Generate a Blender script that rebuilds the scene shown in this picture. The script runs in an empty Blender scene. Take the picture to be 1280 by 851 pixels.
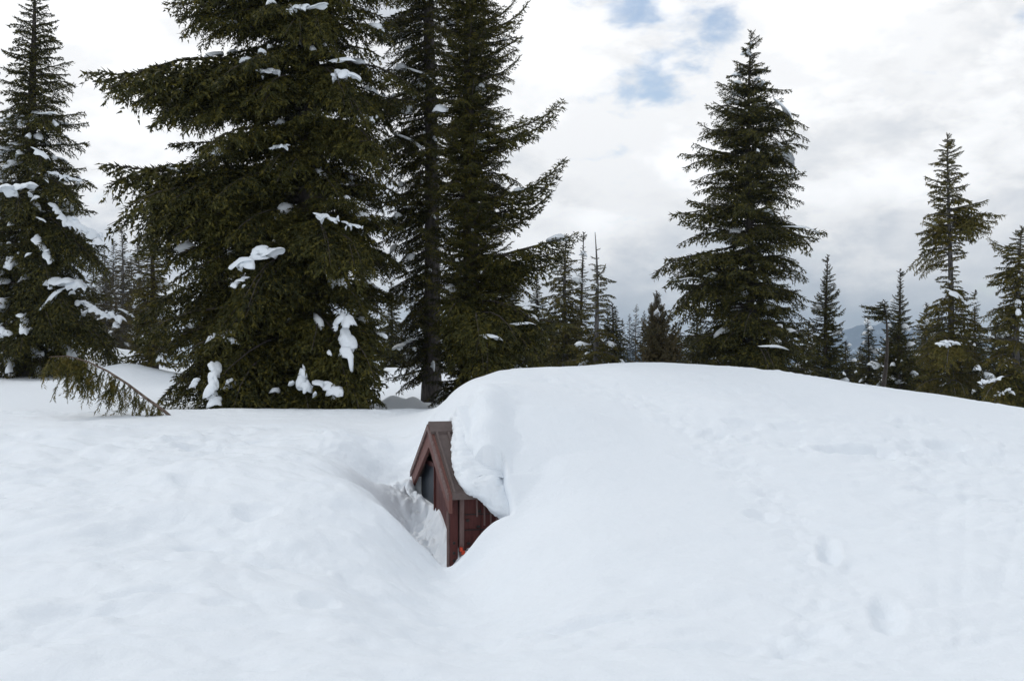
import bpy, math, random
import numpy as np
from mathutils import Vector, Matrix
R = math.radians
scene = bpy.context.scene
C = scene.collection

# ------------------------------------------------------------------ camera, world, sun, exposure
F = 1400.0                      # focal length in photograph pixels (1280 wide)
HV = 440.0                      # horizon row
cam_d = bpy.data.cameras.new("camera"); cam = bpy.data.objects.new("camera", cam_d); C.objects.link(cam)
cam_d.lens = F / 1280 * 36; cam_d.sensor_width = 36; cam_d.clip_start = .1; cam_d.clip_end = 20000
cam.location = (0, 0, 0); cam.rotation_euler = (R(90) + math.atan((HV - 425.5) / F), 0, 0)
scene.camera = cam
vs = scene.view_settings
vs.view_transform = 'Standard'; vs.look = 'None'; vs.gamma = 1; vs.use_curve_mapping = False
vs.exposure = 0.05
SUN_EL, SUN_AZ = R(52), R(-60)   # azimuth measured from +Y towards +X
sun_d = bpy.data.lights.new("sun", 'SUN'); sun_d.energy = 0.95; sun_d.angle = R(14); sun_d.color = (1, .97, .93)
sun = bpy.data.objects.new("sun", sun_d); C.objects.link(sun)
sdir = Vector((math.cos(SUN_EL) * math.sin(SUN_AZ), math.cos(SUN_EL) * math.cos(SUN_AZ), math.sin(SUN_EL)))
sun.rotation_euler = (-sdir).to_track_quat('-Z', 'Y').to_euler()

def dirv(px, v):
    a = np.array([(px - 640) / F, 1.0, (HV - v) / F]); return a / np.linalg.norm(a)

world = bpy.data.worlds.new("World"); scene.world = world; world.use_nodes = True
class NT:
    def __init__(s, tree): s.t = tree; s.t.nodes.clear()
    def n(s, typ, **kw):
        nd = s.t.nodes.new(typ)
        for k, v in kw.items():
            if k.startswith('i_'):
                key = k[2:]; key = int(key) if key.isdigit() else key.replace('_', ' ')
                if hasattr(v, 'links') or isinstance(v, bpy.types.NodeSocket): s.t.links.new(v, nd.inputs[key])
                else: nd.inputs[key].default_value = v
            else: setattr(nd, k, v)
        return nd
    def l(s, a, b): s.t.links.new(a, b)
    def m(s, op, a, b=None, c=None, clamp=False):
        nd = s.t.nodes.new('ShaderNodeMath'); nd.operation = op; nd.use_clamp = clamp
        for i, x in enumerate((a, b, c)):
            if x is None: continue
            if isinstance(x, bpy.types.NodeSocket): s.t.links.new(x, nd.inputs[i])
            else: nd.inputs[i].default_value = x
        return nd.outputs[0]
w = NT(world.node_tree)
tc = w.n('ShaderNodeTexCoord')
D = tc.outputs['Generated']
sky = w.n('ShaderNodeTexSky', sky_type='NISHITA', sun_disc=False, sun_elevation=SUN_EL, sun_rotation=SUN_AZ, altitude=1200, air_density=1.2, dust_density=.6)
bgs = w.n('ShaderNodeBackground', i_Color=sky.outputs[0], i_Strength=0.13)
def gauss(px, v, sig):           # soft spot on the sky dome about one direction, sig in radians
    dn = w.n('ShaderNodeVectorMath', operation='DOT_PRODUCT', i_0=D); dn.inputs[1].default_value = tuple(dirv(px, v))
    return w.m('EXPONENT', w.m('MULTIPLY', w.m('SUBTRACT', dn.outputs['Value'], 1.0), 1.0 / sig ** 2))
mp = w.n('ShaderNodeMapping', i_Vector=D); mp.inputs['Scale'].default_value = (1, 1, 1.9)
n1 = w.n('ShaderNodeTexNoise', i_Vector=mp.outputs[0], i_Scale=6.5, i_Detail=9.0, i_Roughness=.56, i_Distortion=.15)
n2 = w.n('ShaderNodeTexNoise', i_Vector=mp.outputs[0], i_Scale=17.0, i_Detail=8.0, i_Roughness=.6, i_Distortion=.25)
n3 = w.n('ShaderNodeTexNoise', i_Vector=mp.outputs[0], i_Scale=30.0, i_Detail=6.0, i_Roughness=.55, i_Distortion=.2)
def addall(xs):
    r = xs[0]
    for x in xs[1:]: r = w.m('ADD', r, x)
    return r
# blue gaps
gaps = addall([w.m('MULTIPLY', gauss(*g[:3]), g[3]) for g in
    [(800, 108, .021, .85), (845, 95, .017, .45), (885, 32, .016, .85), (915, 35, .014, .5), (790, -2, .018, .95), (1278, 25, .010, .5), (745, -90, .04, .5)]])
gm = w.m('ADD', gaps, w.m('MULTIPLY', w.m('SUBTRACT', n2.outputs[0], .5), 1.8))
gm = w.m('ADD', gm, w.m('MULTIPLY', w.m('SUBTRACT', n3.outputs[0], .5), 1.5))
gmask = w.n('ShaderNodeMapRange', interpolation_type='SMOOTHSTEP', i_Value=gm, i_1=.25, i_2=1.05).outputs[0]
# cloud brightness
sep = w.n('ShaderNodeSeparateXYZ', i_Vector=D)
el = w.n('ShaderNodeMapRange', interpolation_type='SMOOTHSTEP', i_Value=sep.outputs[2], i_1=.0, i_2=.20, i_3=.81, i_4=.90).outputs[0]
el = w.m('MULTIPLY', el, w.n('ShaderNodeMapRange', interpolation_type='SMOOTHSTEP', i_Value=sep.outputs[2], i_1=.33, i_2=.75, i_3=1.0, i_4=.73).outputs[0])
spots = addall([w.m('MULTIPLY', gauss(*g[:3]), g[3]) for g in
    [(690, 90, .07, .22), (985, 60, .07, .24), (790, 190, .06, .14), (150, 60, .05, .22), (200, 20, .05, .2), (730, 330, .08, -.04),
     (1200, 200, .15, .10), (20, 40, .06, .2), (200, 170, .05, .16), (740, 320, .08, .06), (230, 180, .05, .12), (700, 225, .05, .1), (1090, 380, .08, -.05), (1240, 90, .05, .08)]])
br = w.m('ADD', el, spots)
br = w.m('ADD', br, w.m('MULTIPLY', w.m('SUBTRACT', n1.outputs[0], .5), .80))
br = w.m('ADD', br, w.m('MULTIPLY', w.m('SUBTRACT', n2.outputs[0], .5), .50))
br = w.m('MAXIMUM', w.m('MINIMUM', br, 1.12), .3)
n4 = w.n('ShaderNodeTexNoise', i_Vector=mp.outputs[0], i_Scale=9.5, i_Detail=10.0, i_Roughness=.6, i_Distortion=.1)
puff = w.n('ShaderNodeMapRange', interpolation_type='SMOOTHSTEP', i_Value=n4.outputs[0], i_1=.44, i_2=.60, i_3=-.085, i_4=.085).outputs[0]
br = w.m('ADD', br, puff)
tint = w.n('ShaderNodeMapRange', i_Value=br, i_1=.5, i_2=.98)
cc = w.n('ShaderNodeMix', data_type='RGBA', i_Factor=tint.outputs[0])
cc.inputs[6].default_value = (.86, .95, 1.08, 1); cc.inputs[7].default_value = (.985, .99, 1.0, 1)
bgc = w.n('ShaderNodeBackground', i_Color=cc.outputs[2], i_Strength=br)
mx = w.n('ShaderNodeMixShader', i_0=w.m('MULTIPLY', gmask, .8), i_1=bgc.outputs[0], i_2=bgs.outputs[0])
w.l(mx.outputs[0], w.n('ShaderNodeOutputWorld').inputs[0])

# ------------------------------------------------------------------ helpers
rs = np.random.RandomState(7)
def W(px, v, Y): return np.array([(px - 640) / F * Y, Y, (HV - v) / F * Y])
def sm(x, a, b):
    t = np.clip((x - a) / (b - a), 0, 1); return t * t * (3 - 2 * t)
_perm = np.random.RandomState(3).rand(256, 256)
def vn(x, y):
    xi = np.floor(x).astype(int); yi = np.floor(y).astype(int); fx = x - xi; fy = y - yi
    fx = fx * fx * fx * (fx * (fx * 6 - 15) + 10); fy = fy * fy * fy * (fy * (fy * 6 - 15) + 10)
    g = lambda a, b: _perm[a & 255, b & 255]
    return (g(xi, yi) * (1 - fx) + g(xi + 1, yi) * fx) * (1 - fy) + (g(xi, yi + 1) * (1 - fx) + g(xi + 1, yi + 1) * fx) * fy - .5
def fbm(x, y, o=4, gain=.5):
    r = 0; a = 1
    for i in range(o):
        c, s_ = math.cos(1.1 * i + .4), math.sin(1.1 * i + .4)
        r = r + a * vn((x * c - y * s_) * 2.03 ** i + 17.3 * i + 40, (x * s_ + y * c) * 2.03 ** i + 5.1 * i + 60); a *= gain
    return r
def mesh_obj(name, verts, faces, mat, parent=None, smooth=False, tri=None):
    me = bpy.data.meshes.new(name)
    if tri is not None:                      # big triangle soups / grids, fast path
        verts = np.asarray(verts, np.float32); tri = np.asarray(tri, np.int32); k = tri.shape[1]
        me.vertices.add(len(verts)); me.vertices.foreach_set('co', verts.ravel())
        me.loops.add(tri.size); me.loops.foreach_set('vertex_index', tri.ravel())
        me.polygons.add(len(tri)); me.polygons.foreach_set('loop_start', np.arange(0, tri.size, k, dtype=np.int32))
        if smooth: me.polygons.foreach_set('use_smooth', np.ones(len(tri), bool))
        me.update(calc_edges=True)
    else:
        me.from_pydata([tuple(map(float, p)) for p in verts], [], faces); me.update()
        if smooth:
            for p in me.polygons: p.use_smooth = True
    me.materials.append(mat)
    o = bpy.data.objects.new(name, me); C.objects.link(o)
    if parent: o.parent = parent
    return o
def thing(name, label, cat, loc, group=None):
    o = bpy.data.objects.new(name, None); C.objects.link(o); o.location = [float(a) for a in loc]
    o['label'] = label; o['category'] = cat
    if group: o['group'] = group
    return o

# ------------------------------------------------------------------ materials
def mat(name):
    m = bpy.data.materials.new(name); m.use_nodes = True; t = NT(m.node_tree)
    p = t.n('ShaderNodeBsdfPrincipled'); o = t.n('ShaderNodeOutputMaterial'); t.l(p.outputs[0], o.inputs[0])
    return m, t, p
def snow_mat(name='snow', fine=1.0):
    m, t, p = mat(name)
    co = t.n('ShaderNodeTexCoord').outputs['Object']
    a = t.n('ShaderNodeTexNoise', i_Vector=co, i_Scale=2.2, i_Detail=5.0)
    ramp = t.n('ShaderNodeMix', data_type='RGBA', i_Factor=a.outputs[0])
    ramp.inputs[6].default_value = (.855, .905, .95, 1); ramp.inputs[7].default_value = (.88, .92, .96, 1)
    t.l(ramp.outputs[2], p.inputs['Base Color'])
    p.inputs['Roughness'].default_value = .62; p.inputs['Specular IOR Level'].default_value = .25
    b1 = t.n('ShaderNodeTexNoise', i_Vector=co, i_Scale=38.0, i_Detail=4.0, i_Roughness=.65)
    b2 = t.n('ShaderNodeTexNoise', i_Vector=co, i_Scale=7.0, i_Detail=4.0)
    b3 = t.n('ShaderNodeTexNoise', i_Vector=co, i_Scale=130.0, i_Detail=3.0, i_Roughness=.7)
    h = t.m('ADD', t.m('ADD', t.m('MULTIPLY', b3.outputs[0], .004 * fine), t.m('MULTIPLY', b1.outputs[0], .008 * fine)), t.m('MULTIPLY', b2.outputs[0], .022 * fine))
    bp = t.n('ShaderNodeBump', i_Height=h, i_Strength=.8, i_Distance=1.0)
    t.l(bp.outputs[0], p.inputs['Normal'])
    return m
M_snow = snow_mat(); M_snow_tree = snow_mat('snow_on_boughs', .6)
def needle_mat(name, c1, c2, c3):
    m, t, p = mat(name)
    co = t.n('ShaderNodeTexCoord').outputs['Object']
    a = t.n('ShaderNodeTexNoise', i_Vector=co, i_Scale=1.3, i_Detail=3.0)
    b = t.n('ShaderNodeTexNoise', i_Vector=co, i_Scale=11.0, i_Detail=2.0)
    x = t.n('ShaderNodeMix', data_type='RGBA', i_Factor=t.n('ShaderNodeMapRange', i_Value=a.outputs[0], i_1=.35, i_2=.65).outputs[0])
    x.inputs[6].default_value = (*c1, 1); x.inputs[7].default_value = (*c2, 1)
    y = t.n('ShaderNodeMix', data_type='RGBA', i_Factor=t.n('ShaderNodeMapRange', i_Value=b.outputs[0], i_1=.48, i_2=.70).outputs[0], i_6=x.outputs[2])
    y.inputs[7].default_value = (*c3, 1)
    t.l(y.outputs[2], p.inputs['Base Color'])
    p.inputs['Roughness'].default_value = .6; p.inputs['Specular IOR Level'].default_value = .2
    return m
M_needle = needle_mat('needles_dark', (.018, .021, .004), (.048, .048, .009), (.125, .105, .016))
M_needle_lt = needle_mat('needles_olive', (.048, .050, .011), (.10, .086, .017), (.17, .13, .027))
M_needle_br = needle_mat('needles_brownish', (.055, .050, .022), (.085, .066, .028), (.10, .075, .035))
M_needle_far = needle_mat('needles_hazed_blue', (.022, .032, .032), (.032, .042, .042), (.045, .052, .052))  # bluish haze of distance painted into the needle colour
def bark_mat(name, c1, c2):
    m, t, p = mat(name)
    co = t.n('ShaderNodeTexCoord').outputs['Object']
    mpn = t.n('ShaderNodeMapping', i_Vector=co); mpn.inputs['Scale'].default_value = (1, 1, .25)
    a = t.n('ShaderNodeTexNoise', i_Vector=mpn.outputs[0], i_Scale=22.0, i_Detail=6.0, i_Roughness=.65)
    x = t.n('ShaderNodeMix', data_type='RGBA', i_Factor=t.n('ShaderNodeMapRange', i_Value=a.outputs[0], i_1=.38, i_2=.62).outputs[0])
    x.inputs[6].default_value = (*c1, 1); x.inputs[7].default_value = (*c2, 1)
    t.l(x.outputs[2], p.inputs['Base Color']); p.inputs['Roughness'].default_value = .9
    bp = t.n('ShaderNodeBump', i_Height=a.outputs[0], i_Strength=.8, i_Distance=.03); t.l(bp.outputs[0], p.inputs['Normal'])
    return m
M_bark = bark_mat('bark_brown', (.030, .024, .020), (.085, .070, .060))
M_bark_mid = bark_mat('bark_grey_brown', (.035, .030, .028), (.105, .092, .086))
M_bark_gr = bark_mat('bark_grey', (.05, .047, .045), (.17, .16, .155))
def paint_mat(name, c1, c2, rough=.6, axis=(1, 1, .15), sc=30.0, spec=.3, bump=.3):
    m, t, p = mat(name)
    co = t.n('ShaderNodeTexCoord').outputs['Object']
    mpn = t.n('ShaderNodeMapping', i_Vector=co); mpn.inputs['Scale'].default_value = axis
    a = t.n('ShaderNodeTexNoise', i_Vector=mpn.outputs[0], i_Scale=sc, i_Detail=6.0, i_Roughness=.7)
    x = t.n('ShaderNodeMix', data_type='RGBA', i_Factor=t.n('ShaderNodeMapRange', i_Value=a.outputs[0], i_1=.35, i_2=.7).outputs[0])
    x.inputs[6].default_value = (*c1, 1); x.inputs[7].default_value = (*c2, 1)
    t.l(x.outputs[2], p.inputs['Base Color']); p.inputs['Roughness'].default_value = rough
    p.inputs['Specular IOR Level'].default_value = spec
    bp = t.n('ShaderNodeBump', i_Height=a.outputs[0], i_Strength=bump, i_Distance=.01); t.l(bp.outputs[0], p.inputs['Normal'])
    return m
M_barge = paint_mat('weathered_red_brown_board', (.120, .045, .036), (.185, .080, .065))
M_wall = paint_mat('dark_red_boards', (.060, .014, .012), (.105, .028, .023))
M_trimw = paint_mat('worn_trim', (.11, .062, .055), (.20, .14, .13))
M_metal = paint_mat('brown_metal_roofing', (.085, .060, .054), (.130, .098, .090), .5, (1, 1, 1), 12.0, .4, .1)
M_black = paint_mat('black_iron', (.012, .012, .012), (.03, .026, .024), .5)
M_red = paint_mat('orange_red_plastic', (.55, .05, .02), (.65, .08, .03), .4)
M_glass, _t, _p = mat('dark_window_glass')
_p.inputs['Base Color'].default_value = (.020, .028, .040, 1); _p.inputs['Roughness'].default_value = .5; _p.inputs['Specular IOR Level'].default_value = .35

# ------------------------------------------------------------------ the hut's own frame (ridge direction s, across the gable t)
HP = W(540, 531.5, 11.0)
hs = np.array([.966, .257, 0]); ht = np.array([-.257, .966, 0])
HWID, HDROP = .969, .552
def HW(s, t, z): return HP * [1, 1, 0] + hs * s + ht * t + np.array([0, 0, z])
def roofz(t): return HP[2] - HDROP / HWID * np.abs(t)

# ------------------------------------------------------------------ snow ground: thin-plate surface through surveyed points
cps = []
for px in (-600, -200, 150, 450, 750, 1050, 1400, 1900): cps.append(W(px, 851, 6.0)); cps.append(np.array([(px - 640) / F * 6, 3.5, -1.8]))
for px in (-400, -150, 0, 150, 300): cps += [W(px, 655 + (px - 100) * .01, 9.2), W(px, 566, 11.8), W(px, 515, 15)]
cps += [W(300, 745, 7.5), W(50, 740, 7.5), W(500, 785, 7.4), W(-300, 740, 7.5), W(420, 700, 8.6)]
cps += [W(340, 566, 11), W(410, 578, 10.6), W(445, 606, 10.35), W(480, 636, 10.12), W(505, 660, 9.98), W(530, 686, 9.86), W(560, 713, 9.72)]
cps += [W(585, 699, 9.72), W(603, 677, 9.74), W(622, 657, 9.78), W(650, 640, 9.9), W(640, 690, 9.2), W(560, 745, 9.0), W(600, 755, 8.6), W(480, 690, 9.2), W(560, 800, 7.4), W(680, 790, 7.5)]
# well in front of the gable
cps += [HW(-.06, .95, -1.36), HW(-.05, .5, -1.53), HW(.02, .1, -1.62), HW(.02, -.4, -1.74), HW(0, -.80, -1.93), HW(-.2, -.55, -1.93), HW(-.25, .1, -1.68), HW(-.35, .6, -1.52)]
cps += [W(480, 640, 10.6), W(505, 668, 10.45), W(445, 590, 11.0), W(470, 600, 11.3), W(500, 610, 11.4), W(480, 565, 12.3), W(500, 548, 12.8), W(440, 550, 12.2), W(400, 552, 12.0), W(515, 560, 12.4), W(532, 530, 13)]
cps += [W(400, 515, 15), W(470, 514, 15), W(530, 514, 15)]
# mound over the building
cps += [W(545, 512, 12.9), W(560, 490, 12.9), W(575, 480, 13.1), W(600, 468, 13.2), W(660, 463, 13.7), W(720, 457, 14.2), W(790, 453, 14.5), W(860, 456, 14.8), W(930, 461, 15), W(1000, 469, 15), W(1100, 483, 15), W(1200, 498, 15), W(1280, 510, 15), W(1400, 530, 15), W(1800, 560, 15)]
for px, lst in {590: ((11.5, -.37), (11.0, -.50), (10.55, -.78), (10.15, -1.08)), 640: ((12.4, -.30), (11.4, -.45), (10.9, -.68), (10.4, -.98), (10.05, -1.28)),
                700: ((12.5, -.33), (11.3, -.62), (10.3, -1.06), (9.4, -1.45), (8.3, -1.74)), 790: ((13, -.33), (11.5, -.76), (10, -1.22), (8.6, -1.58), (7.2, -1.76)),
                900: ((13, -.42), (11.5, -.82), (10, -1.25), (8.6, -1.58), (7.2, -1.76)), 1050: ((13, -.62), (11.5, -.95), (10, -1.30), (8.6, -1.58)),
                1250: ((13, -.86), (11.5, -1.08), (10, -1.32), (8.6, -1.56)), 1600: ((13, -1.1), (11.5, -1.3), (8.6, -1.6))}.items():
    for Y, z in lst: cps.append(np.array([(px - 640) / F * Y, Y, z]))
for x in (-10, -6, -3, -1.6): cps += [np.array([x, 17.5, -.90]), np.array([x, 21, -.80])]
for x in (0, 2, 4, 7, 10): cps += [np.array([x, 17.8, -1.0]), np.array([x, 21, -1.7])]
cps = np.array(cps)
def tps_fit(P):
    n = len(P); d = np.linalg.norm(P[:, None, :2] - P[None, :, :2], axis=2)
    K = d ** 2 * np.log(d + 1e-9) + np.eye(n) * .004
    A = np.zeros((n + 3, n + 3)); A[:n, :n] = K; A[:n, n] = 1; A[:n, n + 1:] = P[:, :2]; A[n, :n] = 1; A[n + 1:, :n] = P[:, :2].T
    return np.linalg.solve(A, np.r_[P[:, 2], 0, 0, 0])
_w = tps_fit(cps)
def tps(x, y):
    r = _w[-3] + _w[-2] * x + _w[-1] * y
    for (a, b, _), c in zip(cps, _w):
        d2 = (x - a) ** 2 + (y - b) ** 2; r = r + c * .5 * d2 * np.log(d2 + 1e-12)
    return r
def far_z(x, y):
    left = -.88 + .30 * sm(y, 17, 30) + .06 * fbm(x * .12, y * .12, 3) + 0 * x
    right = -1.5 - .022 * np.clip(y - 18, 0, 70)
    k = sm(x - .02 * y, -1.0, 2.5)
    z = left * (1 - k) + right * k + .12 * fbm(x * .3 + 9, y * .3, 3) * sm(y, 22, 30)
    z = z - .16 * np.clip(y - 60, 0, 900) - .0 * y
    for gx, gy, h, s_ in ((-8.5, 24.6, .42, .75), (-10.2, 29, .7, .9), (-11.6, 30, .5, .8), (-1.98, 18.6, .20, .15), (-1.62, 18.5, .22, .13), (-6.6, 27, .25, 1.2), (9.6, 30, .7, 1.2), (3.4, 44, 1.2, 1.3)):
        z = z + h * np.exp(-((x - gx) ** 2 + (y - gy) ** 2) / (2 * s_ * s_))
    return z
def base_z(x, y):
    x = np.asarray(x, float); y = np.asarray(y, float)
    k = sm(y, 16.0, 19.5) ; k = np.maximum(k, sm(np.abs(x), 9.5, 13)); 
    near = np.clip(tps(np.clip(x, -13, 13), np.clip(y, 2, 21)), -2.2, .2)
    return near * (1 - k) + far_z(x, y) * k
def hit(px, v):                                   # where a sight line meets the snow
    Y = np.arange(4.5, 40, .02); x = (px - 640) / F * Y; z = (HV - v) / F * Y
    g = base_z(x, Y); i = np.argmax(z < g); return x[i], Y[i]
def seg_d(x, y, pts):
    best = np.full(np.shape(x), 1e9)
    for (ax, ay), (bx, by) in zip(pts[:-1], pts[1:]):
        vx, vy = bx - ax, by - ay; L2 = vx * vx + vy * vy
        t = np.clip(((x - ax) * vx + (y - ay) * vy) / L2, 0, 1)
        best = np.minimum(best, np.hypot(x - ax - t * vx, y - ay - t * vy))
    return best
trail = [hit(*p) for p in ((700, 472), (760, 488), (830, 510), (880, 545), (930, 590), (980, 640), (1020, 690), (1030, 750), (1000, 800))]
trail2 = [hit(*p) for p in ((900, 540), (1000, 556), (1080, 566), (1160, 566), (1240, 575), (1300, 590))]
trail3 = [hit(*p) for p in ((1120, 520), (1160, 590), (1175, 640))]
band = [hit(*p) for p in ((540, 800), (680, 790), (820, 800), (950, 815), (1100, 825))]
ledge = [hit(*p) for p in ((-100, 650), (60, 646), (200, 646), (330, 640))]
ledge2 = [hit(*p) for p in ((-60, 690), (80, 676), (190, 668))]
grooves = [[hit(*p) for p in g] for g in (((1110, 508), (1114, 545)), ((1132, 508), (1138, 550)), ((1170, 610), (1172, 720), (1168, 790)), ((1206, 600), (1205, 690), (1195, 820)),
            ((1270, 660), (1250, 730), (1235, 800)), ((560, 720), (610, 760)), ((250, 570), (310, 640), (330, 690)), ((270, 690), (300, 730), (340, 775)))]
prints = []   # x, y, half-length, half-width, angle, depth
for px, v, a, b, an, dp in ((1068, 562, .34, .12, .1, .12), (1182, 556, .2, .1, 0, .09), (1172, 610, .3, .10, .2, .05), (1108, 765, .10, .36, -.27, .10), (1036, 690, .08, .30, -.26, .09),
        (1020, 790, .13, .2, .3, .06), (930, 530, .2, .1, 0, .06), (980, 535, .2, .09, .2, .05), (320, 645, .16, .12, 0, .08), (355, 705, .3, .10, -.2, .07), (200, 745, .3, .10, .3, .06), (90, 770, .28, .14, .1, .08),
        (150, 765, .2, .1, .5, .05), (245, 680, .14, .09, .2, .05), (400, 762, .12, .09, 0, .05), (280, 760, .12, .07, 0, .04), (75, 818, .07, .06, 0, .04), (40, 600, .16, .10, .1, .05), (160, 600, .2, .08, 0, .04), (240, 560, .2, .07, .3, .04),
        (700, 785, .45, .08, 0, .05), (880, 800, .5, .09, .05, .05), (560, 775, .2, .1, .2, .05), (440, 640, .16, .1, 0, .05), (375, 610, .18, .08, .1, .04), (20, 520, .3, .1, 0, .04), (770, 770, .5, .07, -.1, .04), (950, 640, .12, .1, .3, .05), (870, 575, .25, .06, -.5, .04)):
    x, y = hit(px, v); prints.append((x, y, a, b, an, dp))
def mask_near(x, y, px, v, sx, sy):
    a, b = hit(px, v); return np.exp(-(((x - a) / sx) ** 2 + ((y - b) / sy) ** 2))
def ground(x, y):
    z = base_z(x, y)
    near = (1 - sm(y, 15, 18))
    pxx = 640 + F * x / np.maximum(y, 1)
    smooth_face = np.exp(-(((x - 1.15) / 1.5) ** 2) - ((y - 10.6) / 2.0) ** 2)        # wind-smoothed front of the mound
    rough = (1 - .85 * np.clip(smooth_face * 1.5, 0, 1))
    crestk = 1 - .75 * sm(y, 12.5, 14)
    wx = x + .3 * fbm(x * .8, y * .8, 2); wy = y + .3 * fbm(x * .8 + 7, y * .8, 2)
    z = z + near * rough * crestk * (.85 + .5 * sm(-x, -.5, 1.5)) * (.085 * fbm(wx * 1.1, wy * 1.5, 3) + .045 * fbm(wx * 3.2 + 3, wy * 4.2, 3))
    z = z + near * (.02 * fbm(x * .6, y * .6, 2))
    patch = sm(fbm(x * .9 + 31, y * .9 + 8, 3), .05, .4)
    z = z + near * rough * patch * .05 * (np.abs(fbm(wx * 6, wy * 7, 3)) - .15)
    for tr, wd, dp in ((trail, .30, .05), (trail2, .24, .05), (trail3, .18, .03), (band, .3, .03)):
        d = seg_d(x, y, tr); k = np.exp(-(d / wd) ** 2)
        z = z - k * dp * .6 + k * (.045 * fbm(x * 5.5, y * 5.5, 3, .6) + .014 * fbm(x * 15, y * 15, 2)) * (dp / .05)
    for lg, h in ((ledge, .05), (ledge2, .05)):
        (ax, ay), (bx, by) = lg[0], lg[-1]; d = y - np.interp(x, [p[0] for p in lg], [p[1] for p in lg]) + .1 * fbm(x * 1.3, y, 2)
        z = z + h * sm(-d, -.25, .05) * np.exp(-np.clip(-d, 0, 9) / .7) * (1 - sm(x, bx - .6, bx + .4))
    for g in grooves:
        d = seg_d(x, y, g); z = z + (.6 + fbm(x * 2, y * 2, 2)) * (-.009 * np.exp(-(d / .03) ** 2) + .003 * np.exp(-((d - .09) / .04) ** 2))
    for px_, py_, a, b, an, dp in prints:
        dx, dy = x - px_, y - py_; c, s_ = math.cos(an), math.sin(an)
        u = (dx * c + dy * s_) / a; v_ = (-dx * s_ + dy * c) / b; q = u * u + v_ * v_
        jj = 1 + .5 * fbm(x * 6, y * 6, 2)
        z = z - dp * .8 * np.exp(-(q * jj) ** 1.6) + dp * .18 * np.exp(-((np.sqrt(q) - 1.35) / .3) ** 2)
    # rough crumbs along the far crest on the left and the lip of the well
    k = np.exp(-((y - 14.9) / .35) ** 2) * sm(-x, 1.0, 1.3)
    z = z + k * .05 * (np.abs(fbm(x * 9, y * 9, 3)) + .3 * fbm(x * 2, y * 2, 2))
    # lumpy drift against the gable
    s_ = (x - HP[0]) * hs[0] + (y - HP[1]) * hs[1]; t_ = (x - HP[0]) * ht[0] + (y - HP[1]) * ht[1]
    k = np.exp(-((s_ + .12) / .22) ** 2) * sm(t_, -.9, -.6) * (1 - sm(t_, .9, 1.1))
    z = z + k * (.08 * fbm(x * 8, y * 6, 3, .6) + .10 * fbm(x * 21, y * 21, 3, .6))
    k = sm(t_, -1.32, -1.08) * (1 - sm(t_, -.86, -.8)) * sm(s_, -.25, -.05) * (1 - sm(s_, .46, .53))
    z = z * (1 - k) + np.minimum(z, -1.945 + .82 * np.clip(s_, 0, 1) + .03 * fbm(s_ * 12, t_ * 12, 2)) * k
    # the open front of the hut and the strip of bare roof
    edge = .15 + .04 * fbm(t_ * 5, s_ * 0 + 3, 3) + .06 * sm(-t_, .5, .7)
    edge = edge + (.45 - edge) * sm(-t_, .74, .80)
    need = np.clip(roofz(np.clip(t_, -.95, 9)) + .19 - 1.05 * np.clip(-t_ - .97, 0, 9) - .05 * sm(-t_, .6, 1.1) - z, 0, 2); wt = sm(s_, edge - .01, edge + .1) * (1 - sm(s_, .9, 2.3)) * (1 - sm(t_, .95, 1.6))
    wt = wt * (sm(t_, -1.03, -.99) * (1 - sm(s_, .46, .56)) + sm(s_, .46, .56))
    z = z + need * wt
    inside = sm(t_, -.90, -.86) * (1 - sm(t_, .93, 1.0)) * sm(s_, -.03, .02) * (1 - sm(s_, edge, edge + .06))
    low = -1.53 - .25 * sm(-t_, .0, .8)
    z = z * (1 - inside) + np.minimum(z, low) * inside
    return z
def axis(segs):
    out = [segs[0][0]]
    for a, b, st in segs:
        n = max(1, int(round((b - a) / st))); out += list(np.linspace(a, b, n + 1)[1:])
    return np.array(out)
def grow(a, b, first, k=1.18):
    out = []; p = a; st = first
    while p < b: p += st; st *= k; out.append(min(p, b))
    return out
xs = axis([(-7, -2.2, .034), (-2.2, .2, .018), (.2, 7.2, .027)])
xs = np.array([-v for v in grow(7, 5000, .1)][::-1] + list(xs) + grow(7.2, 5000, .1))
ys = axis([(4.6, 9.2, .027), (9.2, 12.6, .02), (12.6, 16, .035)])
ys = np.array([-v for v in grow(-4.6, 60, .2, 1.3)][::-1] + list(ys) + grow(16, 5000, .08, 1.05))
X, Y = np.meshgrid(xs, ys); Z = ground(X, Y)
Z = np.where(Y < 4.0, np.where(Y < 3, -1.8, Z), Z)
Z = Z * sm(Y, 0, 4) + -1.8 * (1 - sm(Y, 0, 4))
Z = np.maximum(Z, -150)
ny, nx = X.shape; I = np.arange(nx * ny).reshape(ny, nx)
quads = np.stack([I[:-1, :-1], I[:-1, 1:], I[1:, 1:], I[1:, :-1]], -1).reshape(-1, 4)
g = mesh_obj('snow_ground', np.stack([X, Y, Z], -1).reshape(-1, 3), None, M_snow, smooth=True, tri=quads); g['kind'] = 'structure'
def gz(x, y): return float(ground(np.array([x]), np.array([y]))[0])

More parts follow.
